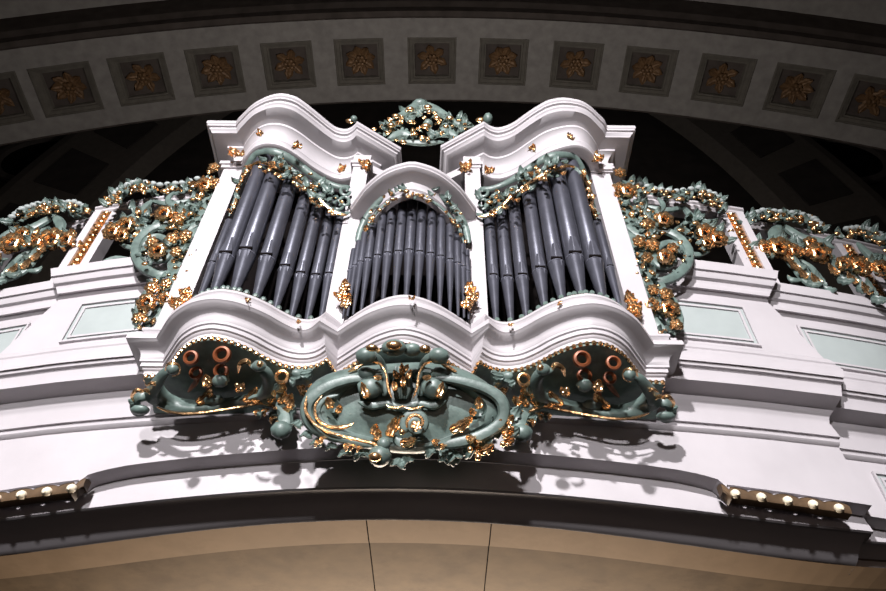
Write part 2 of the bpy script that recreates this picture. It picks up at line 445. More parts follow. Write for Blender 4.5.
for k, X in enumerate(cX):
    n = k-1
    where = ['far left, cut by the frame edge', 'first whole one from the left', 'second whole one from the left', 'third whole one from the left', 'fourth whole one from the left', 'fifth whole one from the left', 'sixth, above the carved crest', 'seventh whole one from the left', 'above the right tower top', 'fourth from the right edge', 'third from the right edge', 'second from the right edge', 'at the right frame edge']
    idx = k-2
    if idx < 0 or idx >= len(ccx): continue
    e = empty('coffer', (X, YM, zA(X)), 'grey square coffer with gilded rosette in the arch, '+where[idx], 'coffer', 'square coffers in the arch')
    slope = (zA(X+.1)-zA(X-.1))/.2
    def q(a, b, h): return (X+a, YM+b, zA(X)+slope*a+h)
    fr = MB(); prof = [(1.0, 0), (.98, -.012), (.93, -.012), (.91, .01), (.80, .03), (.78, .055), (.72, .055), (.70, .14)]
    rows = [[q(sx*hw*s, sy*hy*s, h) for sx, sy in ((-1, -1), (1, -1), (1, 1), (-1, 1))] for s, h in prof]
    fr.grid(rows[::-1], closed_v=True); fr.build('frame', CFRAME, e)
    bk = MB(); bk.poly([q(sx*hw*.72, sy*hy*.72, .139) for sx, sy in ((-1, -1), (-1, 1), (1, 1), (1, -1))]); bk.build('back_panel', DSTONE, e)
    ro = MB(); R = hw*.64; c = Vector(q(0, 0, .08)); kk = 8 if k % 2 else 6
    for i in range(kk):
        an = 2*pi*i/kk+.3*k; d = Vector((math.cos(an), math.sin(an), slope*math.cos(an)))
        ro.leaf(c+Vector((0, 0, .02)), d, (0, 0, -1), R*1.0, R*.34, .3, 2)
    for i in range(6):
        an = 2*pi*i/6; ro.ball((c.x+R*.25*math.cos(an), c.y+R*.25*math.sin(an), c.z), R*.17, 7, 4)
    ro.ball(tuple(c), R*.2); ro.build('rosette', CGOLD, e, True)
# face of the arch toward the nave and the next vault bay
m = MB(); xs = [-13+.5*i for i in range(53)]
m.grid([[(x, YA, zA(x)) for x in xs], [(x, YA-.02, zA(x)+.04) for x in xs], [(x, YA-.12, zA(x)+.10) for x in xs], [(x, YA-.12, zA(x)+.35) for x in xs], [(x, YA-.2, zA(x)+.5) for x in xs], [(x, YA-.2, zA(x)+1.35) for x in xs]])
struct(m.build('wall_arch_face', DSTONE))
m = MB(); m.grid([[(x, YA-.2, zA(x)+1.35) for x in xs], [(x, YA-2.2, zA(x)+1.35) for x in xs]]); struct(m.build('ceiling_nave', STONE))
m = MB(); m.grid([[(x, YB, zA(x)+.0) for x in xs], [(x, YB+.05, zA(x)+.02) for x in xs], [(x, YB+.05, zA(x)+.5) for x in xs]][::-1]); struct(m.build('trim_8', DSTONE))
# organ loft behind: dark vault with a ribbed arch and oval openings
YW = YB+3.2
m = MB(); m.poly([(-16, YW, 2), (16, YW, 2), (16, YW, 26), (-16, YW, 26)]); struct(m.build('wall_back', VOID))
m = MB(); rows = []
zc0 = P(430, 330, YW)[2]
def ellp(a, A, B, Y): return (0.2+A*math.cos(a), Y, zc0+B*math.sin(a))
Ao = abs(P(95, 190, YW)[0]); Bo = P(430, 40, YW)[2]-zc0
rib = MB(); rib.grid([[ellp(pi*i/60, Ao*1.28, Bo*1.18, YW-.5) for i in range(61)], [ellp(pi*i/60, Ao*1.24, Bo*1.14, YW-.62) for i in range(61)], [ellp(pi*i/60, Ao*.98, Bo*.92, YW-.62) for i in range(61)], [ellp(pi*i/60, Ao*.95, Bo*.88, YW-.3) for i in range(61)]])
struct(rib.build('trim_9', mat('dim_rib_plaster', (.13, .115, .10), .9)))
for i in range(2, 59, 3):
    a = pi*i/60; b = pi*(i+1.9)/60; mb = MB()
    A4 = [ellp(t, Ao*s, Bo*s*.95, YW-.66) for t, s in ((a, 1.19), (b, 1.19), (b, 1.04), (a, 1.04))]
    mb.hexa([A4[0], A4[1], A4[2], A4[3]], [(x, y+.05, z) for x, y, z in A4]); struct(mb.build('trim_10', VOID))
for sg, px in ((-1, 55), (1, 830)):
    c = P(px, 160, YW-.1); mb = MB(); mo = MB()
    N_ = 32
    mo.grid([[(c[0]+A*math.cos(2*pi*i/N_), c[1]-o, c[2]+B*math.sin(2*pi*i/N_)) for i in range(N_)] for A, B, o in ((1.75, 1.35, 0), (1.75, 1.35, .12), (1.55, 1.15, .12), (1.45, 1.05, -.05))], closed_v=True)
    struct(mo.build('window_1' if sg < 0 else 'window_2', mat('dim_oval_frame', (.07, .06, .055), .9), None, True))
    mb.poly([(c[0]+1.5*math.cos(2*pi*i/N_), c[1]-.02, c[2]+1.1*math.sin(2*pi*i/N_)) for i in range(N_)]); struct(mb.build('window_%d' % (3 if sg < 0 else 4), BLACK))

# ================================================================== organ case
Zl = P(127, 335, 3.40)[2]
Zc = P(207, 121.5, 3.22)[2]
ZS = Zl+.13
ORG = empty('organ_case', (0, 3.7, Zl-.3), 'white rococo organ case with green and gold carving projecting from the gallery front', 'pipe organ')
Lz = lambda l, Z: [PZ(x, y, Z) for x, y in l]
endL = PZ(127, 335, Zl); XE = endL[0]
flat = [PZ(157, 335, Zl)]; flat[0] = (flat[0][0], endL[1], Zl)
hump = Lz([(162, 327.5), (171, 314), (182.6, 304.7), (196, 298.8), (213, 296), (226, 297.2), (238, 299.6), (255, 305.5), (270, 312.5), (284, 320.5), (297, 326.2), (309, 326.2), (320, 318)], Zl)
diag = Lz([(338, 329)], Zl)
cen = Lz([(351.6, 320), (368.5, 310.5), (387, 304)], Zl)
cen_ax = (0, PZ(406, 302, Zl)[1], Zl)
half = [Vector((XE, 4.0, Zl)), Vector(endL), Vector(flat[0])]
half = path_from([[half[0], half[1]], [half[1], half[2]], [tuple(half[2])]+hump, [hump[-1], diag[0]]])
mid = cr([diag[0]]+cen+[cen_ax]+[(-a, b, c) for a, b, c in reversed([diag[0]]+cen)], 6)
LEDGE = half[:-1]+mid+[Vector((-p.x, p.y, p.z)) for p in reversed(half)][1:]
m = MB()
sweep(m, LEDGE, [(-.10, .10), (-.075, .13), (-.055, .13), (-.05, .12), (-.05, .105), (-.062, .095), (-.066, .07), (-.075, .06), (-.075, .035), (-.02, .03), (-.005, .02), (0, .008), (0, -.025), (-.012, -.032), (-.02, -.042), (-.06, -.05), (-.085, -.065), (-.095, -.09), (-.098, -.118),
                 (-.10, -.120), (-.10, -.14), (-.112, -.145), (-.112, -.175), (-.125, -.18), (-.13, -.192), (-.14, -.197), (-.14, -.225)])
m.build('ledge_moulding', WHITE, ORG, True)
# board on top of the ledge (pipes stand on it) and green soffit below
def slab_between(path, out, z0, z1, Yb, mb):
    op = offset_path(path, out, 0)
    mb.grid([[(p.x, min(p.y, Yb), z1) for p in op], [(p.x, Yb, z1) for p in op]]); mb.grid([[(p.x, Yb, z0) for p in op], [(p.x, min(p.y, Yb), z0) for p in op]])
    mb.grid([[(p.x, min(p.y, Yb), z0) for p in op], [(p.x, min(p.y, Yb), z1) for p in op]])
m = MB(); slab_between(LEDGE[1:-1], -.085, Zl+.02, ZS-.01, 4.02, m); m.build('wind_chest', WHITE, ORG)
m = MB(); op = offset_path(LEDGE, -.15, 0)
rows = []
for t, dz in ((0, -.222), (.0, -.245), (.03, -.25), (.25, -.252), (.5, -.256), (.75, -.265), (1.0, -.29)):
    rows.append([(p.x*(1-.0*t), p.y+(3.86-p.y)*t, Zl+dz) for p in op])
m.grid(rows[::-1]); m.build('green_soffit', GREEN, ORG, True)
m = MB(); op = offset_path(LEDGE, -.15, -.232); acc = 0; last = op[1]
for a, b in zip(op, op[1:]):
    L = (b-a).length; d = 0
    while acc+ (L-d) >= .042:
        d += .042-acc; acc = 0; p = a+(b-a)*(d/L)
        if p.y < 3.9: m.ball((p.x, p.y-.004, p.z), .017, 7, 4)
    acc += L-d
m.build('bead_moulding', GOLD, ORG, True)
# upper cornice of the two towers
XC = PZ(207, 121.5, Zc)[0]; YC = PZ(207, 121.5, Zc)[1]
fl = PZ(236, 121.5, Zc); hp = Lz([(238.5, 118.5), (243, 114), (252, 105.4), (261, 100), (270, 96.2), (281, 94.4), (294, 97), (304, 103), (316, 112.5), (328, 122.5), (336, 128), (345, 130), (352, 127.5), (357, 122.3)], Zc)
dg = PZ(401, 148.6, Zc)
cor = path_from([[(XC, 4.0, Zc), (XC, YC, Zc)], [(XC, YC, Zc), (fl[0], YC, Zc)], [(fl[0], YC, Zc)]+hp, [hp[-1], dg], [dg, (dg[0]+.02, 4.0, Zc)]])
CPROF = [(-.03, .02), (0, .02), (0, -.02), (-.012, -.03), (-.012, -.05), (-.03, -.055), (-.035, -.075), (-.05, -.085), (-.055, -.10), (-.06, -.105), (-.12, -.108), (-.175, -.125), (-.185, -.128), (-.188, -.15), (-.21, -.16), (-.24, -.20), (-.255, -.235), (-.26, -.27)]
APROF = [(-.235, -.305), (-.225, -.315), (-.225, -.335), (-.235, -.345), (-.24, -.39), (-.26, -.40), (-.36, -.40)]
Zi = Zc-.40
def tower(hpx, hflat, hend, innpx, sg):
    # outline pixels of one tower; sg = +1 mirrors x so that both are lofted from the outer end inward
    mx = lambda p: (p[0]*(-sg), p[1], p[2])
    e0 = mx(PZ(*hend, Zc)); hp_ = [mx(p) for p in Lz(hpx, Zc)]; dg_ = hp_[-1]; hp_ = hp_[:-1]; fl_ = mx(PZ(*hflat, Zc))
    c_ = path_from([[(e0[0], 4.0, Zc), (e0[0], YC, Zc)], [(e0[0], YC, Zc), (fl_[0], YC, Zc)], [(fl_[0], YC, Zc)]+hp_, [hp_[-1], dg_], [dg_, (dg_[0]+.02, 4.0, Zc)]])
    ih_ = [mx(p) for p in Lz(innpx, Zi)]; o_ = offset_path(c_, -.27, 0); xe = e0[0]+.27
    i_ = path_from([[(xe, 4.0, Zc), (xe, ih_[0][1], Zc)], [(xe, ih_[0][1], Zc), (ih_[0][0], ih_[0][1], Zc)], [(a, b, Zc) for a, b, c in ih_], [(ih_[-1][0], ih_[-1][1], Zc), (o_[-2].x, o_[-2].y, Zc)], [tuple(o_[-2]), (o_[-1].x, 4.0, Zc)]])
    oh = c_[2:-2]; ih = i_[2:-2]; Ls = [0]
    for a, b in zip(oh, oh[1:]): Ls.append(Ls[-1]+(b-a).length)
    q_ = i_[:2]+resample(ih, [l/Ls[-1] for l in Ls])+i_[-2:]
    if sg > 0: c_ = [Vector((-p.x, p.y, p.z)) for p in reversed(c_)]; q_ = [Vector((-p.x, p.y, p.z)) for p in reversed(q_)]
    m = MB(); loft2(m, c_, q_, CPROF); m.build('tower_cornice', WHITE, ORG, True)
    m = MB(); loft2(m, c_, q_, [(-.26, -.265), (-.262, -.31)]); m.build('teal_frieze', TEAL, ORG, True)
    m = MB(); loft2(m, c_, q_, APROF); m.build('architrave', WHITE, ORG, True)
    m = MB(); slab_between(c_[1:-1], -.02, Zc-.03, Zc+.015, 4.0, m); m.build('tower_roof', WHITE, ORG)
def resample(pts, fr):
    L = [0]
    for a, b in zip(pts, pts[1:]): L.append(L[-1]+(b-a).length)
    out = []
    for f in fr:
        d = f*L[-1]
        for i in range(len(pts)-1):
            if d <= L[i+1]+1e-9: break
        t = (d-L[i])/max(L[i+1]-L[i], 1e-9); out.append(pts[i]+(pts[i+1]-pts[i])*t)
    return out
def loft2(mb, A, B, prof, W=.27):
    mb.grid([[Vector((a.x+(b.x-a.x)*(-o/W), a.y+(b.y-a.y)*(-o/W), a.z+z)) for a, b in zip(A, B)] for o, z in prof][::-1])
tower([(238.5, 118.5), (243, 114), (252, 105.4), (261, 100), (270, 96.2), (281, 94.4), (294, 97), (304, 103), (316, 112.5), (328, 122.5), (336, 128), (345, 130), (352, 127.5), (357, 122.3), (401, 148.6)], (236, 121.5), (207, 121.5),
      [(242, 170), (244.5, 164), (248, 158), (256, 150), (268, 147), (283, 150.5), (298, 160), (313, 171), (328, 179.3), (339, 182.5), (350, 181), (356, 177.5)], -1)
tower([(604.5, 120.5), (599, 115), (590.5, 107), (583, 102.3), (575, 100), (562, 98.6), (549, 101), (539, 106), (528, 113), (517, 121), (508, 126), (498, 128.5), (490, 126.5), (484, 122.3), (440.6, 146.5)], (607.5, 124), (636, 124),
      [(598, 172), (595.5, 165), (590.5, 156), (583, 150), (572, 148.5), (557, 152.5), (543, 158.6), (529.6, 167.5), (516, 176.6), (503, 181.7), (492, 182.0), (484, 178.5)], 1)
# pilasters
def pil(mb, x0, x1, y0, y1, z0, z1): mb.box(x0, x1, y0, y1, z0, z1)
xo = P(225, 169, 3.5)[0]; xi = P(241, 172, 3.5)[0]
for sg in (-1, 1):
    mb = MB(); a, b = sorted((sg*1.745, sg*1.575)); mb.box(a, b, 3.47, 3.62, ZS-.01, Zc-.38); mb.build('pilaster', WHITE, ORG)
    mb = MB(); a, b = sorted((sg*1.745, sg*1.70)); mb.box(a, b, 3.60, 4.05, ZS-.01, Zc-.28); mb.build('side_panel', WHITE, ORG)
    mb = MB(); a, b = sorted((sg*.565, sg*.43)); mb.box(a, b, 3.40, 3.55, ZS-.01, Zc-.44); mb.build('pilaster', WHITE, ORG)
    mb = MB(); a, b = sorted((sg*.59, sg*.40)); mb.box(a, b, 3.375, 3.56, Zc-.425, Zc-.385); a, b = sorted((sg*.575, sg*.42)); mb.box(a, b, 3.39, 3.555, Zc-.46, Zc-.425); mb.box(a, b, 3.40, 3.75, Zc-.385, Zc-.26); mb.build('capital', WHITE, ORG)
    mb = MB(); a, b = sorted((sg*1.79, sg*1.56)); mb.box(a, b, 3.435, 3.63, Zc-.37, Zc-.325); a, b = sorted((sg*1.77, sg*1.57)); mb.box(a, b, 3.45, 3.625, Zc-.41, Zc-.37); mb.build('capital', WHITE, ORG)
    mb = MB(); mb.hexa([(sg*.565, 3.41, Zc-.39), (sg*.565, 3.41, Zc-.28), (sg*.565, 3.6, Zc-.28), (sg*.565, 3.6, Zc-.39)], [(sg*.26, 3.58, Zc-.39), (sg*.26, 3.58, Zc-.28), (sg*.26, 3.75, Zc-.28), (sg*.26, 3.75, Zc-.39)]); mb.build('frieze_block', WHITE, ORG)
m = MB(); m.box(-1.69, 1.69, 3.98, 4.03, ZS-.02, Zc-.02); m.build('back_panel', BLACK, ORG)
# centre tower cornice
Zk = P(350, 208, 3.33)[2]
ck = Lz([(350, 207.7), (357, 197.6), (365.4, 186.5), (379, 174.7), (391, 168), (404, 164)], Zk); ax = (0, PZ(415, 163, Zk)[1], Zk)
CEN = [Vector((ck[0][0]-.004, ck[0][1]+.12, Zk))]+cr(ck+[ax]+[(-a, b, c) for a, b, c in reversed(ck)], 6)+[Vector((-ck[0][0]+.004, ck[0][1]+.12, Zk))]
m = MB(); sweep(m, CEN, [(-.03, .02), (0, .02), (0, -.01), (-.012, -.02), (-.012, -.035), (-.03, -.045), (-.05, -.05), (-.10, -.055), (-.13, -.068), (-.14, -.09), (-.15, -.105), (-.15, -.125), (-.165, -.135), (-.165, -.185), (-.2, -.19)]); m.build('centre_cornice', WHITE, ORG, True)
m = MB(); slab_between(CEN[1:-1], -.02, Zk-.03, Zk+.015, 3.6, m); m.build('centre_roof', WHITE, ORG)

# ------------------------------------------------------------------ pipes
def lipY(X):
    best = None
    for a, b in zip(LEDGE[1:-1], LEDGE[2:-1]):
        if a.x != b.x and min(a.x, b.x) <= X <= max(a.x, b.x):
            y = a.y+(b.y-a.y)*(X-a.x)/(b.x-a.x); best = y if best is None else min(best, y)
    return best if best is not None else 3.4
def pipe(X, Y, zm, zt, r, label, group):
    e = empty('organ_pipe', (X, Y, ZS-.01), label, 'organ pipe', group)
    zf0 = ZS-.01; n = 20
    ft = MB(); rows = []
    for z, rr in ((zf0, r*.30), (zf0+.02, r*.32), (zm-.02, r*.97), (zm, r)):
        rows.append([(X+rr*math.cos(2*pi*k/n), Y+rr*math.sin(2*pi*k/n), z) for k in range(n)])
    ft.grid(rows, closed_v=True)
    # flattened lower lip
    ft.hexa([(X-r*.62, Y-r*.93, zm), (X+r*.62, Y-r*.93, zm), (X+r*.55, Y-r*.5, zm), (X-r*.55, Y-r*.5, zm)][::-1], [(X-r*.08, Y-r*.45, zm-r*3.2), (X+r*.08, Y-r*.45, zm-r*3.2), (X+r*.06, Y-r*.3, zm-r*3.2), (X-r*.06, Y-r*.3, zm-r*3.2)][::-1])
    ft.build('foot', TIN, e, True)
    bd = MB(); rows = []; h = r*.55
    for i, (z, rr) in enumerate(((zm+.001, r*.96), (zm+h, r*.96), (zm+h+.004, r), (zt, r), (zt, r*.92), (zt-.3, r*.92))):
        rows.append([(X+rr*math.cos(2*pi*k/n), Y+rr*math.sin(2*pi*k/n), z) for k in range(n)])
    bd.grid(rows, closed_v=True); bd.build('body', TIN, e, True)
    # dark mouth slot, languid rim and upper lip with ears
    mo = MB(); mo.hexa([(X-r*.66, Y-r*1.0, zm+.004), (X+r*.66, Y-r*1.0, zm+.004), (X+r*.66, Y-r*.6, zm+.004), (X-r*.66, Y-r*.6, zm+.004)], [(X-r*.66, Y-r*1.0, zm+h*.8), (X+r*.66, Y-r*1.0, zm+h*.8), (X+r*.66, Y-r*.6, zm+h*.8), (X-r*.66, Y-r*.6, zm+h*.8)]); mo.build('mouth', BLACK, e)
    li = MB(); li.tube([(X+r*1.01*math.cos(a), Y+r*1.01*math.sin(a), zm-.003) for a in [pi+pi*i/12 for i in range(13)]], .0035, 5); li.build('lip', TINL, e)
    up = MB(); hh = r*2.4
    up.hexa([(X-r*.68, Y-r*.98, zm+h*.8), (X+r*.68, Y-r*.98, zm+h*.8), (X+r*.6, Y-r*.6, zm+h*.8), (X-r*.6, Y-r*.6, zm+h*.8)], [(X-r*.30, Y-r*.99, zm+h+hh), (X+r*.30, Y-r*.99, zm+h+hh), (X+r*.3, Y-r*.8, zm+h+hh), (X-r*.3, Y-r*.8, zm+h+hh)]); up.build('upper_lip', TIN, e)
TP = [((206, 287), (214, 262), (231, 222), 5), ((217, 284), (229, 253), (257, 160), 9.5), ((240, 285), (249, 249), (272, 165), 10), ((260, 289), (269, 255), (289, 176), 9), ((278, 298), (287, 266), (303, 186), 7.8), ((296, 306), (302, 273), (316, 198), 7), ((311, 312), (317, 275), (328, 205), 6.6), ((324, 312), (330, 273.5), (337.5, 210), 5.8)]
ordn = ['first', 'second', 'third', 'fourth', 'fifth', 'sixth', 'seventh', 'eighth']
TPR = [((617, 291), (609, 266), (600, 222), 5), ((602, 287), (592.7, 257), (574, 160), 9.5), ((582, 286), (573, 253), (560, 165), 10), ((562, 289), (555, 258.7), (543, 176), 9), ((543, 298), (539, 267.6), (529, 190), 8), ((526, 306), (521.6, 274.7), (515.5, 203), 7.2), ((509, 312), (507, 276.5), (503, 209), 6.8), ((494, 312), (493, 275), (490.5, 214), 6.2)]
for sg, side in ((-1, 'left'), (1, 'right')):
    for k, (ft, mo, tp, rp) in enumerate(TP if sg < 0 else TPR):
        Y = 3.3; X = 0
        for _ in range(6):
            p = P(mo[0], mo[1], Y); X = p[0]; Y = lipY(X)+.17+(.12 if k == 0 else 0)
            if k == 0: Y = 3.44
        zm = P(mo[0], mo[1], Y-rp/150)[2]; zt = min(P(tp[0], tp[1], Y)[2]+.02, Zc-.42) if k else P(tp[0], tp[1], Y)[2]
        r = rp*math.hypot(Y, zm-CAMZ)/F
        lab = 'grey tin organ pipe in the %s tower, %s from its outer side' % (side, ordn[k])
        pipe(sg*abs(X), Y, zm, zt, r*.94, lab, 'organ pipes of the %s tower' % side)
CP = [(0, 250.6, 207, 5.5), (10.6, 252, 208.5, 5.3), (21.4, 253.5, 215, 5.2), (31.5, 256, 221, 5.0), (41, 259, 230, 4.7), (48.5, 262, 238, 4.2), (54, 265, 247, 3.6), (58.5, 269, 255, 3.2)]
cords = ['the tall middle one', 'first %s of the middle one', 'second %s of the middle one', 'third %s of the middle one', 'fourth %s of the middle one', 'fifth %s of the middle one', 'sixth %s of the middle one', 'outermost on the %s']
for k, (dx, my, ty, rp) in enumerate(CP):
    for sg in ((1,) if k == 0 else (-1, 1)):
        X = dx/151.0*1.0
        Y = 3.24+ .40*X*X*1.6
        zm = P(411+0, my, Y-.03)[2]
        zt = P(411, ty, Y)[2]+.05
        r = rp*math.hypot(Y, zm-CAMZ)/F*.93
        c = cords[k]; c = c % ('left' if sg < 0 else 'right') if '%s' in c else c
        X2 = dx*math.hypot(Y, zm-CAMZ)/F*1.0
        pipe(sg*X2, Y, zm, zt, r, 'slim grey organ pipe in the centre tower, '+c, 'organ pipes of the centre tower')

# ------------------------------------------------------------------ carving helpers
rng = random.Random(7)
NV = Vector((0, -1, -.45)).normalized()
def strokes(mb, pix, Yf, rpx, flat=.7, n=8, k=5):
    """pix: (px,py) knots on a surface whose depth is Yf(px,py); rpx radii in pixels"""
    pts = []; 
    for x, y in pix: pts.append(P(x, y, Yf(x, y)))
    c = cr(pts, k); rr = []
    for i in range(len(c)):
        t = i/(len(c)-1)*(len(rpx)-1); a = int(min(t, len(rpx)-2)); r = rpx[a]+(rpx[a+1]-rpx[a])*(t-a)
        e = min(i, len(c)-1-i); rr.append(r/F*(c[i]-Vector((CAMX, 0, CAMZ))).length*(.4 if e == 0 else .72 if e == 1 else .9 if e == 2 else 1))
    mb.tube(c, rr, n, flat, NV)
def spiral(cx, cy, r0, r1, a0, turns, n=16, sq=1.0):
    return [(cx+(r0+(r1-r0)*i/n)*math.cos(a0+2*pi*turns*i/n), cy+sq*(r0+(r1-r0)*i/n)*math.sin(a0+2*pi*turns*i/n)) for i in range(n+1)]
def pleaf(mb, px, py, ang, Lpx, Wpx, Yf, curl=1.1, up=0):
    """leaf at pixel, pointing at screen angle (deg, 0 right, 90 up)"""
    Y = Yf(px, py)-up; a = math.radians(ang); b = Vector(P(px, py, Y)); q = Vector(P(px+4*math.cos(a), py-4*math.sin(a), Y))
    s = (b-Vector((CAMX, 0, CAMZ))).length/F
    mb.leaf(b, q-b, NV, Lpx*s, Wpx*s, curl)
def pball(mb, px, py, r, Yf, up=.02, sq=(1, 1, 1)):
    b = P(px, py, Yf(px, py)-up); s = (Vector(b)-Vector((CAMX, 0, CAMZ))).length/F; mb.ball(b, r*s, 9, 6, sq)
def pflower(mb, px, py, r, Yf, up=.03, petals=6):
    b = P(px, py, Yf(px, py)-up); s = (Vector(b)-Vector((CAMX, 0, CAMZ))).length/F; mb.flower(b, NV, r*s, petals, rng)
def pring(mb, px, py, r, tr, Yf, up=.03, wave=.12):
    b = P(px, py, Yf(px, py)-up); s = (Vector(b)-Vector((CAMX, 0, CAMZ))).length/F; mb.ringcup(b, NV, r*s, tr*s, wave)
def scatter(gr, go, path, width, n, Yf, frac=.35, L=(5, 11), balls=.4):
    tot = len(path)-1
    for i in range(n):
        t = rng.random()*tot; a = int(t); f = t-a
        x = path[a][0]+(path[a+1][0]-path[a][0])*f; y = path[a][1]+(path[a+1][1]-path[a][1])*f
        x += rng.uniform(-1, 1)*width; y += rng.uniform(-1, 1)*width*.8
        l = rng.uniform(*L); up = rng.uniform(0, .07)
        if rng.random() < frac:
            if rng.random() < balls: pball(go, x, y, rng.uniform(1.4, 2.9), Yf, up+.03, (rng.uniform(.8, 1.6), .7, rng.uniform(.5, 1.1)))
            else: pleaf(go, x, y, rng.uniform(0, 360), l*.6, l*.24, Yf, rng.uniform(.6, 2.0), up+.03)
        else: pleaf(gr, x, y, rng.uniform(0, 360), l, l*.30, Yf, rng.uniform(.4, 1.8), up)
def both(mb, name, m_, par, sg, smooth=True, label=None):
    if not mb.v: return None
    o = (mb if sg < 0 else mb.mirrored()).build(name, m_, par, smooth)
    if label: o['label'] = label
    return o

# ------------------------------------------------------------------ carving under the case
def Ysof(px, py): return min(PZ(px, max(py, 300), Zl-.30)[1], 3.74+max(0, (py-440))*.0006)-.02
def lifted(d): return lambda x, y: Ysof(x, y)-d*.65
for sg in (-1, 1):
    base = MB(); Yb2 = lifted(.04)
    # broad shell shaped basin
    def pat(A, B, f0, bul, n=22, m_=7):
        ca = cr([(x, y, 0) for x, y in A], 6); cb = cr([(x, y, 0) for x, y in B], 6); rows = []
        for j in range(m_):
            v = j/(m_-1); r = []
            for i in range(n):
                t = i/(n-1)
                a = ca[int(t*(len(ca)-1))]; b = cb[int(t*(len(cb)-1))]
                x = a.x+(b.x-a.x)*v; y = a.y+(b.y-a.y)*v
                r.append(P(x, y, f0(x, y)-bul*math.sin(pi*v)*.6-bul*v*.7))
            rows.append(r)
        return rows
    rw = pat([(158, 376), (163, 386), (172, 394), (186, 399), (204, 399), (225, 398), (246, 394), (262, 388)], [(148, 398), (156, 405), (170, 410), (190, 412), (212, 410), (236, 407), (258, 402), (276, 398)], lifted(.02), .07)
    base.shell(rw, .05, NV)
    strokes(base, [(176, 369), (166, 372), (158, 382), (152, 394), (158, 404)], lifted(.10), [3, 5, 7, 8, 5], .6)
    strokes(base, [(250, 366), (262, 369), (268, 378), (266, 390), (256, 398)], lifted(.10), [3, 5, 6.5, 7, 4], .6)
    strokes(base, [(262, 398), (274, 404), (283, 412), (285, 424), (280, 433)], lifted(.10), [5, 6, 7, 8, 7], .8)
    pball(base, 281, 430, 10, lifted(.08), .04, (1.05, .9, .9))
    pball(base, 173, 369, 6, lifted(.08), .06, (1, 1, 1)); pball(base, 259, 366, 6, lifted(.08), .06, (1.2, 1, 1))
    pball(base, 220, 381, 7, lifted(.06), .03, (1.1, 1, .9)); pball(base, 213, 400, 7, lifted(.06), .02, (1.6, .8, .7))
    strokes(base, [(148, 398), (140, 397), (135, 404), (137, 412), (146, 413)], lifted(.10), [4, 5, 5, 4, 3], .8)
    pball(base, 140, 410, 6, lifted(.1), .03, (1.5, 1, .7))
    strokes(base, [(292, 372), (303, 376), (312, 386)], lifted(.04), [4, 6, 3], .6)
    o = both(base, 'carved_bracket', GREEN, ORG, sg)
    g = MB(); L6 = lifted(.15)
    strokes(g, [(157, 407), (172, 412.5), (192, 413.5), (214, 411), (240, 407), (262, 403), (276, 408), (284, 416)], lifted(.13), [.8, 1.3, 1.4, 1.5, 1.5, 1.8, 1.6, 1], .7, 6)
    strokes(g, [(165, 371), (169, 364), (177, 366), (178, 373), (172, 376)], L6, [1, 2.2, 2.6, 2, 1], .7, 6)
    strokes(g, [(238, 373), (240, 364), (247, 361), (250, 366)], L6, [1, 2.8, 2.8, 1.5], .7, 6)
    pball(g, 260, 364, 3.4, L6, .08); strokes(g, [(134, 402), (132, 396), (137, 390), (144, 392)], L6, [1, 2, 2.4, 1.2], .7, 6); strokes(g, [(146, 386), (152, 383), (157, 386)], L6, [1, 2, 1], .7, 6)
    strokes(g, [(140, 393), (146, 390), (152, 395)], L6, [1, 2, 1.2], .7, 6)
    both(g, 'gilded_edge', GOLD, o, sg)
    g = MB()
    for (x, y, a, l, w_) in ((196, 402, 25, 24, 5), (243, 401, 30, 22, 5), (252, 401, 35, 18, 4.5), (205, 386, 70, 12, 5), (235, 390, 20, 14, 4), (262, 410, 330, 13, 4), (270, 417, 320, 12, 4), (278, 402, 40, 14, 4), (284, 400, 20, 13, 4), (281, 411, 10, 12, 4), (268, 402, 50, 14, 4), (254, 411, 330, 9, 3)): pleaf(g, x, y, a, l, w_, L6, 1.5, 0)
    for x, y in ((206, 380), (209, 383), (237, 385), (241, 389), (288, 404), (277, 423)): pball(g, x, y, 2.4, L6)
    both(g, 'gilded_leaves', GOLD, o, sg)
    f = MB()
    for (x, y, a, l, w_) in ((266, 400, 40, 22, 7), (276, 404, 15, 20, 7), (284, 412, 10, 16, 6), (258, 409, 320, 16, 6), (220, 384, 60, 15, 6), (300, 374, 0, 18, 6), (290, 378, 330, 16, 6), (270, 412, 300, 14, 5), (140, 400, 200, 12, 5), (137, 409, 330, 10, 4)): pleaf(f, x, y, a, l, w_, lifted(.09), 1.3)
    both(f, 'green_leaves', GREEN, o, sg)
    for (x, y, r) in ((191, 358, 8), (222, 355, 9.5), (221, 371, 8), (196, 373, 7), (282, 377, 8)):
        q = MB(); pring(q, x, y, r*.70, r*.25, Ysof, .0, 0); both(q, 'gilded_ring', RGOLD if r != 8 or x < 280 else GOLD, o, sg)
    q = MB(); strokes(q, [(206, 392), (212, 381), (219, 376)], Ysof, [2, 3, 2]); strokes(q, [(188, 392), (196, 382), (198, 376)], Ysof, [2, 3, 2]); both(q, 'gilded_stem', RGOLD, o, sg)
    q = MB(); strokes(q, [(281, 383), (284, 389), (276, 392)], Ysof, [2.5, 3.2, 1.5])
    for (x, y, a) in ((305, 386, 200), (312, 384, 230), (318, 382, 0), (308, 392, 190)): pleaf(q, x, y, a, 11, 3.5, lifted(.08), 1.3)
    both(q, 'gilded_sprig', GOLD, o, sg)

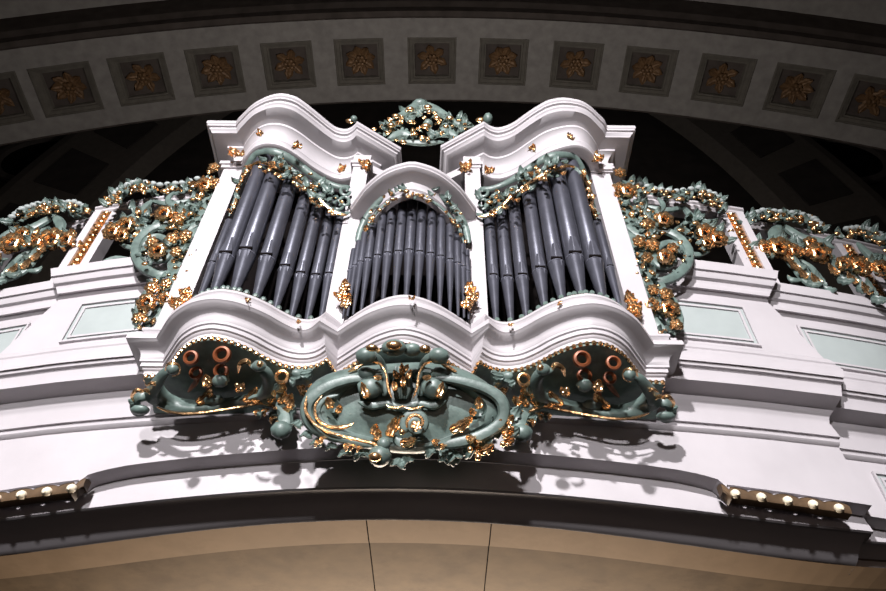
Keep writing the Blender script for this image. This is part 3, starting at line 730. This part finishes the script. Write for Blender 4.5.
# centre cartouche
Ycar = lambda x, y: min(PZ(x, max(y, 300), Zl-.30)[1], 3.30+(y-355)*.0030)-.03
rows = []; cx, cy, ra, rb = 403.0, 407.0, 104.0, 46.0
prof = [(0, .10), (.25, .10), (.5, .09), (.64, .075), (.70, .075), (.73, .11), (.79, .145), (.86, .145), (.93, .12), (.98, .10), (1.0, .02), (1.0, -.04)]
for q_, h in [(a_, b_*.8) for a_, b_ in prof]:
    r = []
    for i in range(48):
        a = 2*pi*i/48; wob = 1+.03*math.sin(5*a+1)
        x = cx+ra*q_*wob*math.cos(a)+(4 if q_ < .75 else 0); y = cy+rb*q_*wob*math.sin(a)*(1.0 if math.sin(a) > 0 else .98)+(3 if q_ < .75 else 0)
        r.append(P(x, y, Ycar(x, y)-h))
    rows.append(r)
cb = MB(); cb.grid(rows, closed_v=True)
CAR = cb.build('cartouche', GREEN, ORG, True)
C1 = lambda x, y: Ycar(x, y)-.115
C2 = lambda x, y: Ycar(x, y)-.05
def sub(fn, name, m_): 
    b = MB(); fn(b); return b.build(name, m_, CAR, True)
def crown(b):
    # two big lobes, the upper dark lobes and the fluted middle leaf
    for sx in (-1, 1):
        X = lambda x: 402.5+sx*(402.5-x)
        pball(b, X(371), 387, 13.5, C2, .06, (1.05, .8, .95)); pball(b, X(366), 374, 9, C2, .06, (1, .8, .8))
        pball(b, X(366), 356, 9.5, C2, .08, (1.15, 1, .85))
        strokes(b, [(X(366), 352), (X(378), 358), (X(384), 368), (X(386), 384), (X(384), 396)], C1, [3, 3.5, 3, 3.2, 4], .8)
    pball(b, 394, 348, 10, C2, .09, (1.3, 1, .8)); pball(b, 412, 350, 8, C2, .07, (1.2, 1, .8))
    for k in range(-2, 3): strokes(b, [(402+k*3.0, 366), (402+k*3.6, 378), (402+k*3.4, 390), (402+k*2, 399)], C1, [1.4, 2.4, 2.4, 1.2], .9, 6)
    strokes(b, [(358, 402), (372, 406), (388, 404), (402, 408), (418, 404), (434, 406), (446, 400)], lambda x, y: C1(x, y)-.0, [2, 4, 3.2, 4, 3.2, 4, 2], .9)
sub(crown, 'carved_crown', GREEN)
def crowng(b):
    pball(b, 372, 348, 4.2, C1, .08, (1.5, 1, .8)); pball(b, 394, 345.5, 5.2, C1, .08, (1.6, 1, .9)); pball(b, 425, 349, 4.6, C1, .08, (1.3, 1, .9))
    for sx in (-1, 1):
        X = lambda x: 402.5+sx*(402.5-x)
        strokes(b, [(X(371), 361), (X(380), 364), (X(386), 374), (X(388), 388), (X(392), 398)], lambda x, y: C1(x, y)-.05, [.8, 1.3, 1.1, 1.4, .8], .8, 6)
        pleaf(b, X(367), 397, 70 if sx > 0 else 110, 17, 4.5, lambda x, y: C1(x, y)-.06, .8)
        pleaf(b, X(374), 376, 200 if sx > 0 else 340, 12, 3, lambda x, y: C1(x, y)-.06, 1.0)
        strokes(b, [(X(364), 364), (X(356), 368), (X(348), 372)], C1, [1, 2.4, 1], .8, 6)
    for (x, y, a, l) in ((402, 374, 90, 12), (398, 378, 120, 10), (407, 378, 60, 10), (403, 386, 90, 12), (403, 371, 45, 9), (395, 390, 100, 10)): pleaf(b, x, y, a, l, 3, lambda x, y: C1(x, y)-.06, 1.0)
    strokes(b, [(386, 405), (394, 408), (404, 406)], lambda x, y: C1(x, y)-.06, [.8, 1.5, .8], .8, 6); strokes(b, [(404, 407), (412, 409), (424, 406)], lambda x, y: C1(x, y)-.06, [.8, 1.6, .8], .8, 6)
sub(crowng, 'gilded_crown_edge', GOLD)
def rim(b):
    # big C scroll on the left and the leafy lower rim
    strokes(b, [(372, 379), (350, 380), (326, 388), (309, 402), (308, 418), (318, 430), (340, 438), (372, 446)], C1, [3, 5, 6, 7, 6.5, 6, 5, 4], .8)
    strokes(b, [(434, 378), (460, 381), (488, 390), (502, 402), (503, 418), (492, 430), (470, 440), (440, 446)], lambda x, y: Ycar(x, y)-.14, [3, 5, 6, 6.5, 6, 6, 6, 5], .8)
    strokes(b, [(350, 425), (338, 428), (324, 424), (318, 412), (324, 400), (338, 395)], C1, [1.5, 2.5, 3, 3, 2.5, 1.5], .8)
    strokes(b, [tuple(p) for p in spiral(416, 424, 13, 3, 2.4, 1.6, 14)], lambda x, y: C1(x, y)-.04, [4.5, 4, 3.5, 2.5], .9)
    strokes(b, [(394, 436), (402, 444), (416, 446)], C1, [4, 6, 3], .8)
    pball(b, 380, 456, 11, C1, .05, (1.05, 1, 1.0)); pball(b, 384, 444, 7, C1, .05)
    for (x, y, a, l, w_) in ((400, 458, 250, 18, 8), (404, 456, 300, 16, 7), (330, 412, 60, 15, 8), (326, 418, 120, 13, 7), (476, 416, 70, 14, 8), (482, 420, 10, 13, 7), (428, 447, 300, 18, 7), (440, 450, 320, 18, 7), (452, 450, 290, 20, 8), (464, 446, 320, 20, 8), (476, 442, 350, 20, 8), (486, 434, 20, 22, 8), (498, 426, 40, 18, 7), (460, 456, 200, 20, 7), (446, 456, 250, 14, 6), (318, 438, 250, 16, 6), (330, 442, 280, 16, 6), (345, 448, 270, 16, 7), (358, 450, 290, 18, 7), (308, 430, 250, 16, 6), (300, 420, 230, 14, 6), (506, 434, 20, 16, 7), (470, 430, 30, 18, 7), (368, 450, 250, 14, 6), (424, 440, 200, 16, 6), (512, 420, 60, 16, 7)): pleaf(b, x, y, a, l, w_, lambda x, y: C1(x, y)+.02, 1.2)
sub(rim, 'leafy_rim', GREEN)
def rimg(b):
    G = lambda x, y: C1(x, y)-.045
    strokes(b, [(307, 396), (305, 408), (311, 420), (324, 430), (345, 437), (374, 444), (382, 452)], G, [.7, 1.5, 1.6, 1.6, 1.5, 1.8, 1], .8, 6)
    strokes(b, [(322, 396), (315, 406), (317, 418), (328, 426), (344, 427), (354, 423)], G, [.7, 1.3, 1.4, 1.6, 2.2, .8], .8, 6)
    strokes(b, [tuple(p) for p in spiral(416, 423, 10, 3, 2.6, 1.2, 10)], lambda x, y: G(x, y)-.05, [1.4, 1.6, 1.6, 1.2], .9, 6)
    pflower(b, 416, 426, 6, G, .08, 5); pball(b, 375, 457, 5.5, G, .06, (1.2, 1, .8)); pball(b, 402, 432, 3, G, .05)
    for (x, y, a, l, w_) in ((388, 436, 60, 22, 5.5), (396, 428, 50, 16, 5), (400, 442, 0, 22, 5), (316, 440, 300, 13, 4.5), (320, 437, 320, 11, 4), (344, 444, 320, 13, 4.5), (352, 444, 290, 14, 4.5), (358, 446, 300, 10, 3.5), (372, 434, 60, 12, 4), (376, 440, 70, 12, 4), (330, 408, 100, 12, 4.5), (336, 412, 40, 9, 3.5), (480, 408, 100, 12, 4.5), (476, 414, 150, 9, 3.5), (450, 430, 20, 26, 5.5), (460, 424, 20, 16, 4.5), (466, 436, 330, 17, 4.5), (474, 440, 320, 13, 4), (480, 452, 20, 18, 5), (474, 450, 10, 10, 4), (432, 440, 330, 13, 4), (440, 444, 320, 12, 3.5), (502, 434, 20, 15, 5), (504, 442, 10, 13, 4), (508, 424, 60, 11, 4), (498, 428, 70, 10, 3.5), (288, 408, 60, 12, 4), (284, 402, 40, 10, 3)): pleaf(b, x, y, a, l, w_, G, 1.4)
    for x, y, r in ((470, 449, 3), (478, 457, 3.6), (503, 444, 3.2), (506, 436, 3), (509, 428, 2.6)): pball(b, x, y, r, G)
sub(rimg, 'gilded_leaves', GOLD)

# ------------------------------------------------------------------ pierced carving over the tower pipes
Yt_tab = [(228, 3.44), (240, 3.36), (252, 3.20), (270, 3.10), (285, 3.12), (300, 3.2), (330, 3.33), (350, 3.36)]
Yt = lambda x, y: interp(Yt_tab, x)
for sg in (-1, 1):
    b = MB()
    strokes(b, [(229, 216), (236, 196), (243, 176), (250, 161), (258, 153), (270, 151), (284, 155), (298, 164), (313, 175), (328, 183), (340, 187), (350, 187)], Yt, [1.2, 1.6, 2, 3, 4, 4, 4, 4, 3.6, 3, 3, 3], .5)
    strokes(b, [(262, 166), (280, 172), (296, 182), (312, 194), (326, 206), (340, 214), (350, 212)], Yt, [2, 2, 2, 2.5, 3, 3, 2], .5)
    for x, y in ((276, 164), (288, 172), (300, 180), (314, 190), (326, 197), (338, 204), (345, 202), (345, 190)):
        strokes(b, [tuple(p) for p in spiral(x, y, 6, 2, rng.random()*6, 1.1, 8)], Yt, [1.8, 1.6, 1.2], .7, 6)
    b.build if False else None
    o = both(b, 'pierced_carving', GREEN, ORG, sg)
    g = MB(); Yg = lambda x, y: Yt(x, y)-.025
    strokes(g, [(250, 166), (260, 162), (274, 167), (288, 174), (302, 183), (314, 193), (324, 204), (336, 213), (347, 215)], Yg, [1, 1.8, 1.5, 2, 1.5, 2, 1.6, 2, 1.2], .7, 6)
    strokes(g, [(231, 214), (236, 202), (237, 190), (244, 176), (248, 166)], Yg, [1, 1.8, 1.2, 1.8, 1], .7, 6)
    both(g, 'gilded_edge', GOLD, o, sg)
    gr = MB(); go = MB()
    Yf = lambda x, y: Yt(x, y)-.01
    scatter(gr, go, [(268, 160), (300, 176), (320, 192), (346, 200)], 7, 44, Yf, .38, (7, 13), .3)
    scatter(gr, go, [(231, 212), (240, 184), (250, 164)], 2, 16, Yf, .8, (7, 11), .3)
    scatter(gr, go, [(254, 164), (280, 176), (300, 188), (318, 204), (336, 216)], 1.5, 26, Yf, .85, (7, 11), .3)
    both(gr, 'green_leaves', GREEN, o, sg); both(go, 'gilded_leaves', GOLD, o, sg)
# centre tower
Yc_ = lambda x, y: 3.10+.28*((x-414)/60)**2
b = MB()
arc = [(357, 243), (362, 226), (371, 210), (384, 197), (399, 190), (414, 188), (429, 190), (444, 198), (457, 211), (465, 226), (469, 243)]
arc2 = [(364, 236), (370, 222), (380, 209), (392, 200), (404, 196), (414, 195), (425, 197), (437, 204), (450, 216), (459, 230), (464, 243)]
strokes(b, arc, Yc_, [3.5, 3.5, 3, 3, 3.2, 3.5, 3.2, 3, 3, 3.5, 3.5], .5)
strokes(b, arc2, Yc_, [1.5]*6, .6)
CT = b.build('pierced_carving', GREEN, ORG, True)
gr = MB(); go = MB(); Yf = lambda x, y: Yc_(x, y)-.01
scatter(gr, go, arc[1:-1], 3, 34, Yf, .3, (6, 10), .3); scatter(gr, go, arc2, 1.5, 44, Yf, .85, (5, 9), .3)
gr.build('green_leaves', GREEN, CT, True); go.build('gilded_leaves', GOLD, CT, True)

# small gilded ornaments on the case
def tuft(px, py, Y, r, label, mirror=(-1, 1), n=9):
    Yf = lambda x, y: Y
    for sg in mirror:
        g = MB()
        for i in range(n): pleaf(g, px+rng.uniform(-.5, .5)*r, py+rng.uniform(-.4, .4)*r, rng.uniform(0, 360), r*.9, r*.3, Yf, 1.4, rng.uniform(0, .03))
        for i in range(4): pball(g, px+rng.uniform(-.5, .5)*r, py+rng.uniform(-.3, .3)*r, r*.24, Yf, .03)
        both(g, 'gilded_tuft', GOLD, ORG, sg)
tuft(261, 133, 3.03, 5, ''); tuft(297, 146, 3.05, 6, ''); tuft(342, 169, 3.27, 6, ''); tuft(367, 166, 3.38, 8, ''); tuft(236, 154, 3.36, 8, '')
tuft(248, 299.5, 3.09, 3, ''); tuft(298, 322, 3.26, 3, ''); tuft(412, 298, 3.03, 3.5, '', (-1,))
for sg in (-1, 1):
    for pts, Y in (([(345, 288), (342, 296), (346, 303)], 3.33), ([(186, 294), (182, 301), (178, 306)], 3.42)):
        g = MB(); 
        for x, y in pts:
            pflower(g, x, y, 6.5, lambda a, b: Y, .02, 5)
            for i in range(5): pleaf(g, x+rng.uniform(-3, 3), y+rng.uniform(-3, 3), rng.uniform(0, 360), 9, 3, lambda a, b: Y, 1.3, .02)
        both(g, 'gilded_pilaster_flower', GOLD, ORG, sg)
    # gilded beads along the foot of the pipes
    g = MB(); gg = MB(); op = offset_path(LEDGE, -.09, .145)
    for i, p in enumerate(op[3:-3]):
        if p.x*sg > .60 and p.x*sg < 1.62:
            g.ball((p.x, p.y, p.z), .017, 7, 4); 
            if i % 3 == 0: gg = MB(); gg.ball((p.x, p.y, p.z+.03), .022, 7, 4); gg.build('green_bud', GREEN, ORG, True)
    g.build('gilded_beading', GOLD, ORG, True)
g = MB(); gg = MB()
for i, p in enumerate(op):
    if abs(p.x) < .36: g.ball((p.x, p.y, p.z), .015, 7, 4)
g.build('gilded_beading', GOLD, ORG, True)

# ------------------------------------------------------------------ carved wings beside the case
for sg in (-1, 1):
    Yw = lambda x, y: 3.56
    b = MB()
    # backing strip that follows the pilaster edge
    e1 = [(224, 176), (214, 202), (204, 228), (194, 254), (184, 280), (174, 303)]
    e0 = [(207, 184), (196, 205), (178, 226), (168, 256), (166, 284), (150, 316)]
    rw = [[P(a[0]+(c[0]-a[0])*v, a[1]+(c[1]-a[1])*v, 3.58-.03*math.sin(pi*v)) for v in (0, .25, .5, .75, 1)] for a, c in zip(cr([(x, y, 0) for x, y in e0], 4), cr([(x, y, 0) for x, y in e1], 4))]
    b.shell(rw, .04, (0, -1, 0))
    strokes(b, [(182, 224), (166, 224), (150, 230), (138, 242), (136, 256), (144, 268), (158, 275), (170, 272)], Yw, [3, 4, 4.5, 5, 5, 5, 4.5, 3], .7)
    strokes(b, [tuple(p) for p in spiral(158, 251, 16, 4, 3.4, 1.4, 14)], Yw, [3.5, 3.5, 3, 2], .8)
    strokes(b, [(222, 180), (208, 198), (192, 208), (176, 208), (168, 200), (174, 192)], Yw, [2, 3.5, 4, 3.5, 3, 2], .7)
    strokes(b, [(214, 204), (200, 222), (184, 232), (172, 234)], Yw, [2, 3.5, 3.5, 2], .7)
    strokes(b, [(160, 276), (156, 286), (146, 296), (138, 312), (136, 326)], Yw, [4, 4, 5, 5, 3], .7)
    strokes(b, [(176, 290), (168, 306), (156, 320), (144, 328)], Yw, [3, 4, 4, 3], .7)
    W = both(b, 'carved_wing', GREEN, ORG, sg)
    gr = MB(); go = MB()
    scatter(gr, go, [(211, 180), (197, 202), (183, 215), (172, 224)], 10, 75, Yw, .42, (7, 13), .45)
    scatter(gr, go, [(170, 222), (182, 245), (184, 262), (168, 274)], 8, 48, Yw, .42, (6, 11), .4)
    scatter(gr, go, [(164, 278), (160, 292), (146, 308), (138, 324), (152, 326)], 7, 52, Yw, .38, (6, 11), .4)
    scatter(gr, go, [(150, 236), (141, 250), (150, 266)], 4, 10, Yw, .45, (5, 9), .5)
    both(gr, 'green_leaves', GREEN, W, sg); both(go, 'gilded_leaves', GOLD, W, sg)
    for (x, y, r) in ((147, 303, 10), (166, 299, 8), (158, 251, 9), (164, 214, 9), (179, 219, 7), (204, 186, 9), (214, 184, 7), (138, 318, 6), (186, 236, 7), (172, 239, 7), (152, 288, 7), (166, 284, 6), (214, 168, 6), (176, 252, 6), (152, 242, 6)):
        q = MB()
        if r >= 8: pring(q, x, y, r*.5, r*.2, Yw, .09); pflower(q, x, y, r, Yw, .05, 7)
        else: pflower(q, x, y, r, Yw, .07, 6)
        both(q, 'gilded_flower', GOLD, W, sg)

# crest between the towers
Yk = lambda x, y: 3.62
b = MB()
strokes(b, [(384, 136), (392, 124), (404, 114), (418, 106), (432, 108), (446, 116), (458, 124), (474, 126)], Yk, [3, 4, 4, 5, 4.5, 4, 3, 2], .8)
strokes(b, [(388, 140), (402, 134), (414, 138)], Yk, [4, 5, 3], .8); strokes(b, [(430, 138), (444, 132), (458, 138)], Yk, [3, 5, 4], .8)
strokes(b, [(398, 141), (420, 143), (444, 142)], Yk, [2, 3.5, 2], .8)
pball(b, 420, 105, 6.5, Yk, .0, (1.3, 1, .8)); pball(b, 428, 124, 5, Yk, .05)
for sx in (-1, 1): strokes(b, [tuple(p) for p in spiral(423+sx*24, 129, 8, 2, 0, 1.3, 10)], Yk, [2.5, 2, 1.5], .8)
pball(b, 354, 119, 3.5, lambda x, y: 3.3); pball(b, 488, 119, 6, lambda x, y: 3.3, 0, (.8, 1, 1.1))
KR = b.build('carved_crest', GREEN, ORG, True)
gr = MB(); go = MB(); scatter(gr, go, [(380, 134), (400, 120), (422, 112), (446, 120), (470, 130)], 7, 60, Yk, .35, (6, 12), .5); scatter(gr, go, [(392, 140), (424, 132), (456, 138)], 7, 34, Yk, .35, (6, 11), .5)
gr.build('green_leaves', GREEN, KR, True); go.build('gilded_leaves', GOLD, KR, True)
for x, y, r in ((410, 109, 3.4), (428, 107, 3.4), (396, 116, 3.4), (391, 125, 3), (411, 122, 3), (426, 126, 4), (450, 118, 3), (437, 118, 3), (350, 121, 3.5), (481, 120, 4), (415, 134, 2.5), (403, 142, 3), (374, 129, 2.2)):
    g = MB(); pball(g, x, y, r, Yk, .08, (1.3, .7, .8)); g.build('gilded_bud', GOLD, KR, True)

# ------------------------------------------------------------------ balustrade on the parapet
def Yb(X): return Yp(X)+.10
ZB1 = P(743, 208, Yb(2.7))[2]
def rail_loft(mb, prof, x0, x1, rec):
    n = max(2, int(abs(x1-x0)/.15)); rows = []
    for o, z in prof: rows.append([(x0+(x1-x0)*i/n, Yb(x0+(x1-x0)*i/n)-o+rec, z) for i in range(n+1)])
    mb.grid(rows[::-1]+[rows[-1]]); 
    mb.poly([r[0] for r in rows]); mb.poly([r[-1] for r in rows][::-1])
xr = P(743, 208, Yb(2.7))[0]
RP = [(-.10, ZB1), (.07, ZB1), (.07, ZB1-.025), (.05, ZB1-.035), (.045, ZB1-.055), (.02, ZB1-.075), (-.10, ZB1-.075), (-.10, ZB1)]
for sg in (-1, 1):
    side = 'left' if sg < 0 else 'right'
    R_ = empty('balustrade_rail', (sg*3.4, Yb(3.4), ZB1-.075), 'white top rail of the openwork balustrade, %s of the organ' % side, 'rail', 'balustrade rails')
    mb = MB(); rail_loft(mb, RP, sg*1.76, sg*xr, 0); mb.build('near_rail', WHITE, R_)
    mb = MB(); rail_loft(mb, [(o-.01, z-.02) for o, z in RP], sg*xr, sg*6.0, REC-.03); mb.build('far_rail', WHITE, R_)
    xs_ = [P(744, 240, Yb(2.7))[0], P(862, 260, Yb(3.7)+REC)[0]]; xs_.append(2*xs_[1]-xs_[0]+.15)
    for k, X in enumerate(xs_):
        rec = 0 if k == 0 else REC-.02; Y = Yb(sg*X)+rec
        if k == 2: lab = 'outermost'
        lab = 'white baluster pier with a gilded strip, %s to the organ on its %s side' % (('nearest', 'second nearest', 'farthest')[k], side)
        e = empty('baluster_pier', (sg*X, Y, ztop), lab, 'baluster', 'piers of the balustrade')
        mb = MB(); zt_ = ZB1-.075-(0 if k == 0 else .02); hw_ = .118
        for a, c in ((-hw_, -.05), (.05, hw_)): mb.box(sg*X+a, sg*X+c, Y-.055, Y+.09, ztop, zt_)
        mb.box(sg*X-.06, sg*X+.06, Y-.02, Y+.09, ztop, zt_); mb.build('post', WHITE, e)
        mb = MB(); n = 15
        mb.box(sg*X-.048, sg*X+.048, Y-.035, Y-.015, ztop+.005, zt_-.005)
        for i in range(n):
            z = ztop+(i+.5)*(zt_-ztop)/n; mb.ball((sg*X, Y-.045, z), .034, 8, 4, (1, .7, .7))
            mb.ball((sg*X-.035, Y-.04, z+.02), .012, 6, 3); mb.ball((sg*X+.035, Y-.04, z+.02), .012, 6, 3)
        mb.build('gilded_strip', GOLD, e, True)
# carved foliage in the openings (drawn for the left side, mirrored to the right)
def bpanel(sg, mound, under, flowers, stems, label):
    Yq = lambda x, y: 3.82 if x > 90 else 4.0
    c = P(mound[len(mound)//2][0], mound[len(mound)//2][1], Yq(mound[0][0], 0))
    e = empty('carved_panel', (sg*abs(c[0]), c[1], ztop), label, 'carving', 'carved foliage panels of the balustrade')
    b = MB()
    for s_, r in stems: strokes(b, s_, Yq, r, .7)
    both(b, 'scroll', GREEN, e, sg)
    gr = MB(); go = MB()
    L = sum(math.dist(p, q) for p, q in zip(mound, mound[1:]))
    scatter(gr, go, mound, 5.5, int(L*1.1), Yq, .4, (6, 12), .7)
    L = sum(math.dist(p, q) for p, q in zip(under, under[1:])); scatter(gr, go, under, 9, int(L*.8), Yq, .35, (7, 14), .4)
    both(gr, 'green_leaves', GREEN, e, sg); both(go, 'gilded_leaves', GOLD, e, sg)
    for i in range(len(mound)-1):
        for t in (0, .35, .7):
            x = mound[i][0]+(mound[i+1][0]-mound[i][0])*t; y = mound[i][1]+(mound[i+1][1]-mound[i][1])*t-5
            g = MB(); pball(g, x, y, 3.0, Yq, .03, (1.1, .9, .8)); both(g, 'bud', PANEL, e, sg)
    for x, y, r in flowers:
        q = MB(); pring(q, x, y, r*.46, r*.17, Yq, .09); pflower(q, x, y, r, Yq, .05, 7); both(q, 'gilded_flower', GOLD, e, sg)
for sg in (-1, 1):
    side = 'left' if sg < 0 else 'right'
    bpanel(sg, [(112, 202), (122, 192), (138, 186), (160, 190), (182, 188), (204, 182)], [(104, 228), (122, 226), (140, 214), (150, 224), (134, 238)], [(112, 232, 9), (126, 226, 10), (122, 236, 7)],
           [([(152, 200), (138, 214), (124, 222), (108, 226)], [3, 4, 4, 2]), ([(120, 244), (134, 248), (150, 242)], [2, 3, 2]), ([(150, 200), (168, 204), (190, 200)], [2, 3, 2]), ([(102, 262), (116, 258), (136, 260)], [1.5, 2.5, 1.5])], 'green and gold carved foliage beside the organ case on its %s, crowning the rail' % side)
    bpanel(sg, [(12, 222), (22, 214), (38, 209), (56, 208), (74, 207), (88, 213)], [(6, 240), (22, 240), (40, 238), (60, 238), (74, 244)], [(52, 240, 12), (12, 244, 11), (66, 240, 9), (36, 242, 7), (22, 234, 7)],
           [([(56, 214), (44, 222), (30, 229), (14, 232), (-2, 238)], [2, 4, 4, 4, 2]), ([(54, 216), (61, 226), (58, 238)], [4, 5, 2]), ([(-14, 287), (0, 281), (14, 277), (27, 269), (38, 257), (48, 249), (62, 246)], [1, 2, 3.2, 3, 3, 2.5, 1]), ([(2, 274), (12, 266), (20, 257), (36, 248)], [1, 3, 2.4, 1]), ([(24, 270), (36, 271), (42, 266)], [1, 3, 1])], 'green and gold carved foliage panel between the two piers %s of the organ' % side)
    bpanel(sg, [(-62, 238), (-50, 230), (-36, 224), (-22, 222), (-8, 224)], [(-56, 256), (-30, 252), (-6, 252)], [(-30, 256, 10), (-52, 258, 9), (-14, 254, 8)], [([(-24, 232), (-40, 246), (-60, 252)], [3, 4, 3]), ([(-50, 286), (-30, 272), (-10, 262)], [2, 3.5, 2])], 'green and gold carved foliage panel farthest out on the %s, cut by the frame' % side)
# gilded and green leaves along the foot of the openwork panels
for sg in (-1, 1):
    for k, pth in enumerate(([(2, 276), (16, 270), (26, 262), (34, 254)], [(-50, 284), (-34, 274), (-14, 266)])):
        gr = MB(); go = MB(); YQ = lambda x, y: 3.99
        for x, y in pth:
            pleaf(gr, x, y, 40, 17, 5, YQ, .8); pleaf(gr, x+5, y+1, 200, 14, 4.5, YQ, .9, .02); pleaf(go, x+3, y-3, 25, 13, 3.5, YQ, .9, .04)
        par = [o for o in COL.objects if o.name.startswith('carved_panel') and ('between the two' if k == 0 else 'farthest out') in o['label'] and ('left' if sg < 0 else 'right') in o['label']][0]
        both(gr, 'green_spray', GREEN, par, sg); both(go, 'gilded_spray', GOLD, par, sg)
